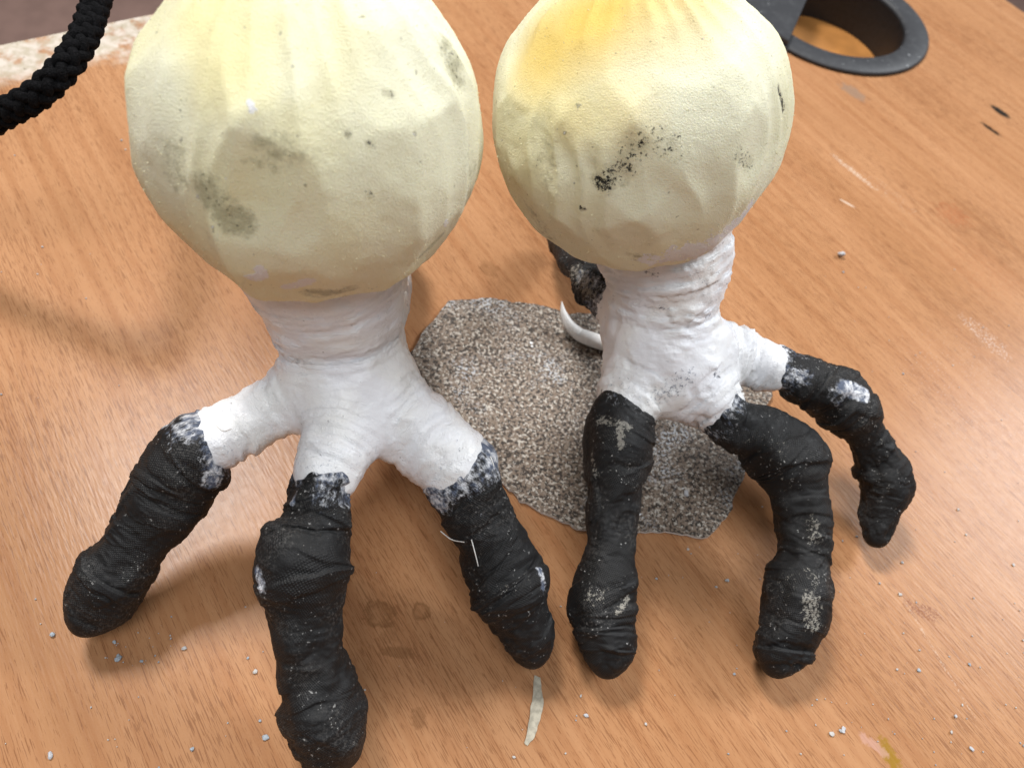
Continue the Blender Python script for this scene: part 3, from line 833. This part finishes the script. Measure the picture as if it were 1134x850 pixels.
me.from_pydata([tuple(v - [*ctr, 0]) for v in V], [], [tuple(int(x) for x in f) for f in Fq] + [tuple(range((kk - 1) * n, kk * n)), tuple(range(n - 1, -1, -1))])
sh = link('speckled_sheet', me, [speckle_material(), paper]); sh.location = (*ctr, 0)
for p in me.polygons:
    if p.index < n * len(low) or p.index == len(me.polygons) - 1: p.material_index = 1
tag(sh, 'torn brown and white speckled sheet lying on the desk under the right claw foot', 'sheet')

# ------------------------------------------------------------------ white talon
def tube_mesh(name, C, R, m, mat, parent=None, base=(0, 0, 0), flat=1.0, up=(0, 0, 1)):
    T, N, B = frames(C); th = np.linspace(0, 2 * math.pi, m, endpoint=False)
    V = (C[:, None] + R[:, None, None] * (np.cos(th)[None, :, None] * N[:, None] + flat * np.sin(th)[None, :, None] * B[:, None])).reshape(-1, 3)
    me = bpy.data.meshes.new(name); k = len(C)
    me.from_pydata([tuple(v) for v in V - np.asarray(base)], [], [tuple(int(x) for x in f) for f in grid_faces(k, m)] + [tuple(range(m - 1, -1, -1)), tuple(range((k - 1) * m, k * m))])
    me.polygons.foreach_set('use_smooth', [True] * len(me.polygons)); me.update()
    return link(name, me, mat, parent)


S, _ = catmull(np.array([[*at(x, y, z * .01), r * .01] for x, y, z, r in
                         [(622, 334, .95, .015), (624, 346, .75, .10), (630, 359, .55, .165), (641, 370, .40, .21), (654, 378, .30, .235), (668, 383, .28, .225), (682, 386, .28, .16)]]), 60)
talon_m = simple('white_clay', (0.85, 0.84, 0.82), .4, .05, 700, .3)
S[:, 2] = np.maximum(S[:, 2], S[:, 3] + .0018)
tb = S[40, :3].copy(); tb[2] = 0
ta = tube_mesh('talon', S[:, :3], S[:, 3], 20, talon_m, None, tb); ta.location = tb
tag(ta, 'curved white clay talon lying on the speckled sheet beside the right neck', 'talon')

# ------------------------------------------------------------------ braided rope
rope_m = NT('black_braid'); _c = rope_m.coord('UV')
_w = rope_m.noise(rope_m.mapping(rope_m.coord(), scale=(1, 1, 1)), 1800, 3, .7)
rope_m.set(color=rope_m.mix(rope_m.ramp(_w, .4, .75), (0.0025, 0.0025, 0.003), (0.011, 0.0105, 0.012)), rough=.85, spec=.10, normal=rope_m.bump(_w, 1.0, .0006))
rope_m = rope_m.m
rp = [(-330, 330, .5), (-230, 270, .5), (-140, 215, 1.8), (-70, 170, 4.0), (0, 129, 5.6), (40, 106, 6.3), (72, 74, 6.8), (94, 38, 7.0), (107, 0, 7.0), (122, -45, 6.8), (155, -85, 6.2), (205, -95, 5.0), (255, -70, 3.4),
      (290, -20, 1.8), (320, 40, .7), (350, 90, .5), (395, 120, .5)]
RP = np.array([at(x, y, z * .01) for x, y, z in rp])
S, _ = catmull(RP, 900); S, s = resample(S, 900); L = s[-1]
RB = .0021; RS = .0013
T, N, B = frames(S)
rope = empty('braided_rope', (RP[0][0], RP[0][1], 0), 'thick black braided rope arching over the worn desk end', 'rope')
om = 2 * math.pi / .0165
for d in (1, -1):
    for k in range(4):
        ph = d * (om * s) + k * math.pi / 2
        rr = RB + d * .00054 * np.cos(4 * om * s)
        C = S + rr[:, None] * (np.cos(ph)[:, None] * N + np.sin(ph)[:, None] * B)
        tube_mesh('strand', C, np.full(len(C), RS), 10, rope_m, rope, (RP[0][0], RP[0][1], 0))
core = tube_mesh('core', S, np.full(len(S), .0020), 12, rope_m, rope, (RP[0][0], RP[0][1], 0))

# ------------------------------------------------------------------ tape sliver, crumbs, threads
tape_m = simple('beige_tape', (0.40, 0.36, 0.28), .75, .2, 700, .4)
lo = [(592, 748), (599, 750), (600, 766), (602, 782), (597, 800), (592, 816), (583, 826), (581, 822), (585, 800), (589, 775)]
tp = []
for i in range(len(lo)):
    a, b = np.array(lo[i], float), np.array(lo[(i + 1) % len(lo)], float)
    for k in range(4): tp.append(a + (b - a) * k / 4 + np.array([rnd.uniform(-.7, .7), rnd.uniform(-.7, .7)]))
tp = np.array([at(*p, 0)[:2] for p in tp]); tc = tp.mean(0)
V, F, n = extrude(tp - tc, .0001, .00028, .00005)
o = poly_mesh('tape_sliver', V, F, [tuple(range(n - 1, -1, -1)), tuple(range(2 * n, 3 * n))], tape_m, None); o.location = (*tc, 0)
tag(o, 'narrow torn beige sliver of tape below the pointing toes', 'tape')

ICO1 = ico(2)
crumb_blue = simple('pale_blue_crumb', (0.36, 0.40, 0.44), .6, .15, 900, .3)
crumb_white = simple('pale_grey_crumb', (0.46, 0.46, 0.48), .7, .12, 900, .3)


def crumb_geo(r, seed, flat=.6):
    rs = np.random.RandomState(seed); D, F = ICO1
    V = D * (1 + .35 * vnoise(D * 1.6 + seed * 3.3) + .15 * vnoise(D * 4 + seed))[:, None] * r * rs.uniform(.7, 1.25, 3)
    V[:, 2] *= flat; V[:, 2] -= V[:, 2].min(); return V, F


singles = [
    (930, 284, .0021, crumb_white, 'knobbly light grey crumb alone on bare wood right of the yellower ball'),
    (59, 703, .0012, crumb_blue, 'pale blue crumb just left of the leftmost toe tip'),
    (131, 730, .0012, crumb_blue, 'largest blue crumb in the shadow below the leftmost toe tip'),
    (127, 711, .0008, crumb_blue, 'small lilac-blue crumb between leftmost toe tip and larger blue crumb'),
    (56, 836, .0010, crumb_white, 'white crumb on bare wood by the lower left corner'),
    (294, 816, .0010, crumb_blue, 'grey-blue crumb left of the toe cut off by the bottom edge'),
    (213, 829, .0007, crumb_blue, 'tiny blue crumb near the bottom edge, left of the cut-off toe'),
    (933, 808, .0011, crumb_white, 'white crumb near the bottom edge below the stoutest right toe'),
    (1075, 829, .0010, crumb_white, 'white crumb closest to the lower right corner'),
    (1057, 793, .0009, crumb_white, 'white crumb above the one closest to the lower right corner'),
    (1017, 742, .0010, crumb_blue, 'pale blue crumb below the red-brown mark at lower right'),
    (757, 549, .0016, crumb_white, 'pale flake lying on the speckled sheet between two toes'),
    (649, 792, .0009, crumb_white, 'small grey crumb right of the torn tape sliver'),
]
for k, (x, y, r, m, lab) in enumerate(singles):
    V, F = crumb_geo(r * .60, 40 + k, .5 if k != 0 else .8)
    z = .0018 if (x, y) == (757, 549) else .0001
    o = mesh_np('crumb', V, F, m, None, False); p = at(x, y, 0); o.location = (p[0], p[1], z); o.rotation_euler.z = k * 1.3
    tag(o, lab, 'crumb', 'larger crumbs of debris on the desk')

rs = np.random.RandomState(5); Vs = []; Fs = []; nv = 0
zones = [((860, 1134), (560, 850), 95, .00030), ((0, 300), (640, 850), 26, .00035), ((400, 860), (600, 850), 34, .0003), ((0, 140), (120, 460), 14, .00035), ((110, 190), (690, 740), 22, .00025),
         ((900, 1130), (280, 560), 40, .0003), ((620, 860), (560, 700), 30, .00035)]
for (xa, xb), (ya, yb), cnt, r in zones:
    for k in range(cnt):
        p = at(rs.uniform(xa, xb), rs.uniform(ya, yb), 0)
        V, F = crumb_geo(r * .62 * rs.lognormal(-.15, .5), rs.randint(999), .6); V = V + [p[0], p[1], .0001]
        Vs.append(V); Fs.append(F + nv); nv += len(V)
dm = NT('pale_dust'); _n = dm.noise(dm.coord(), 160, 1)
dm.set(color=dm.mix(dm.ramp(_n, .4, .6), (0.30, 0.34, 0.38), (0.48, 0.45, 0.42)), rough=.7)
o = mesh_np('dust', np.vstack(Vs), np.vstack(Fs), dm.m, None, False); o['kind'] = 'stuff'
o['label'] = 'fine pale crumbs and dust scattered over the desk'; o['category'] = 'dust'
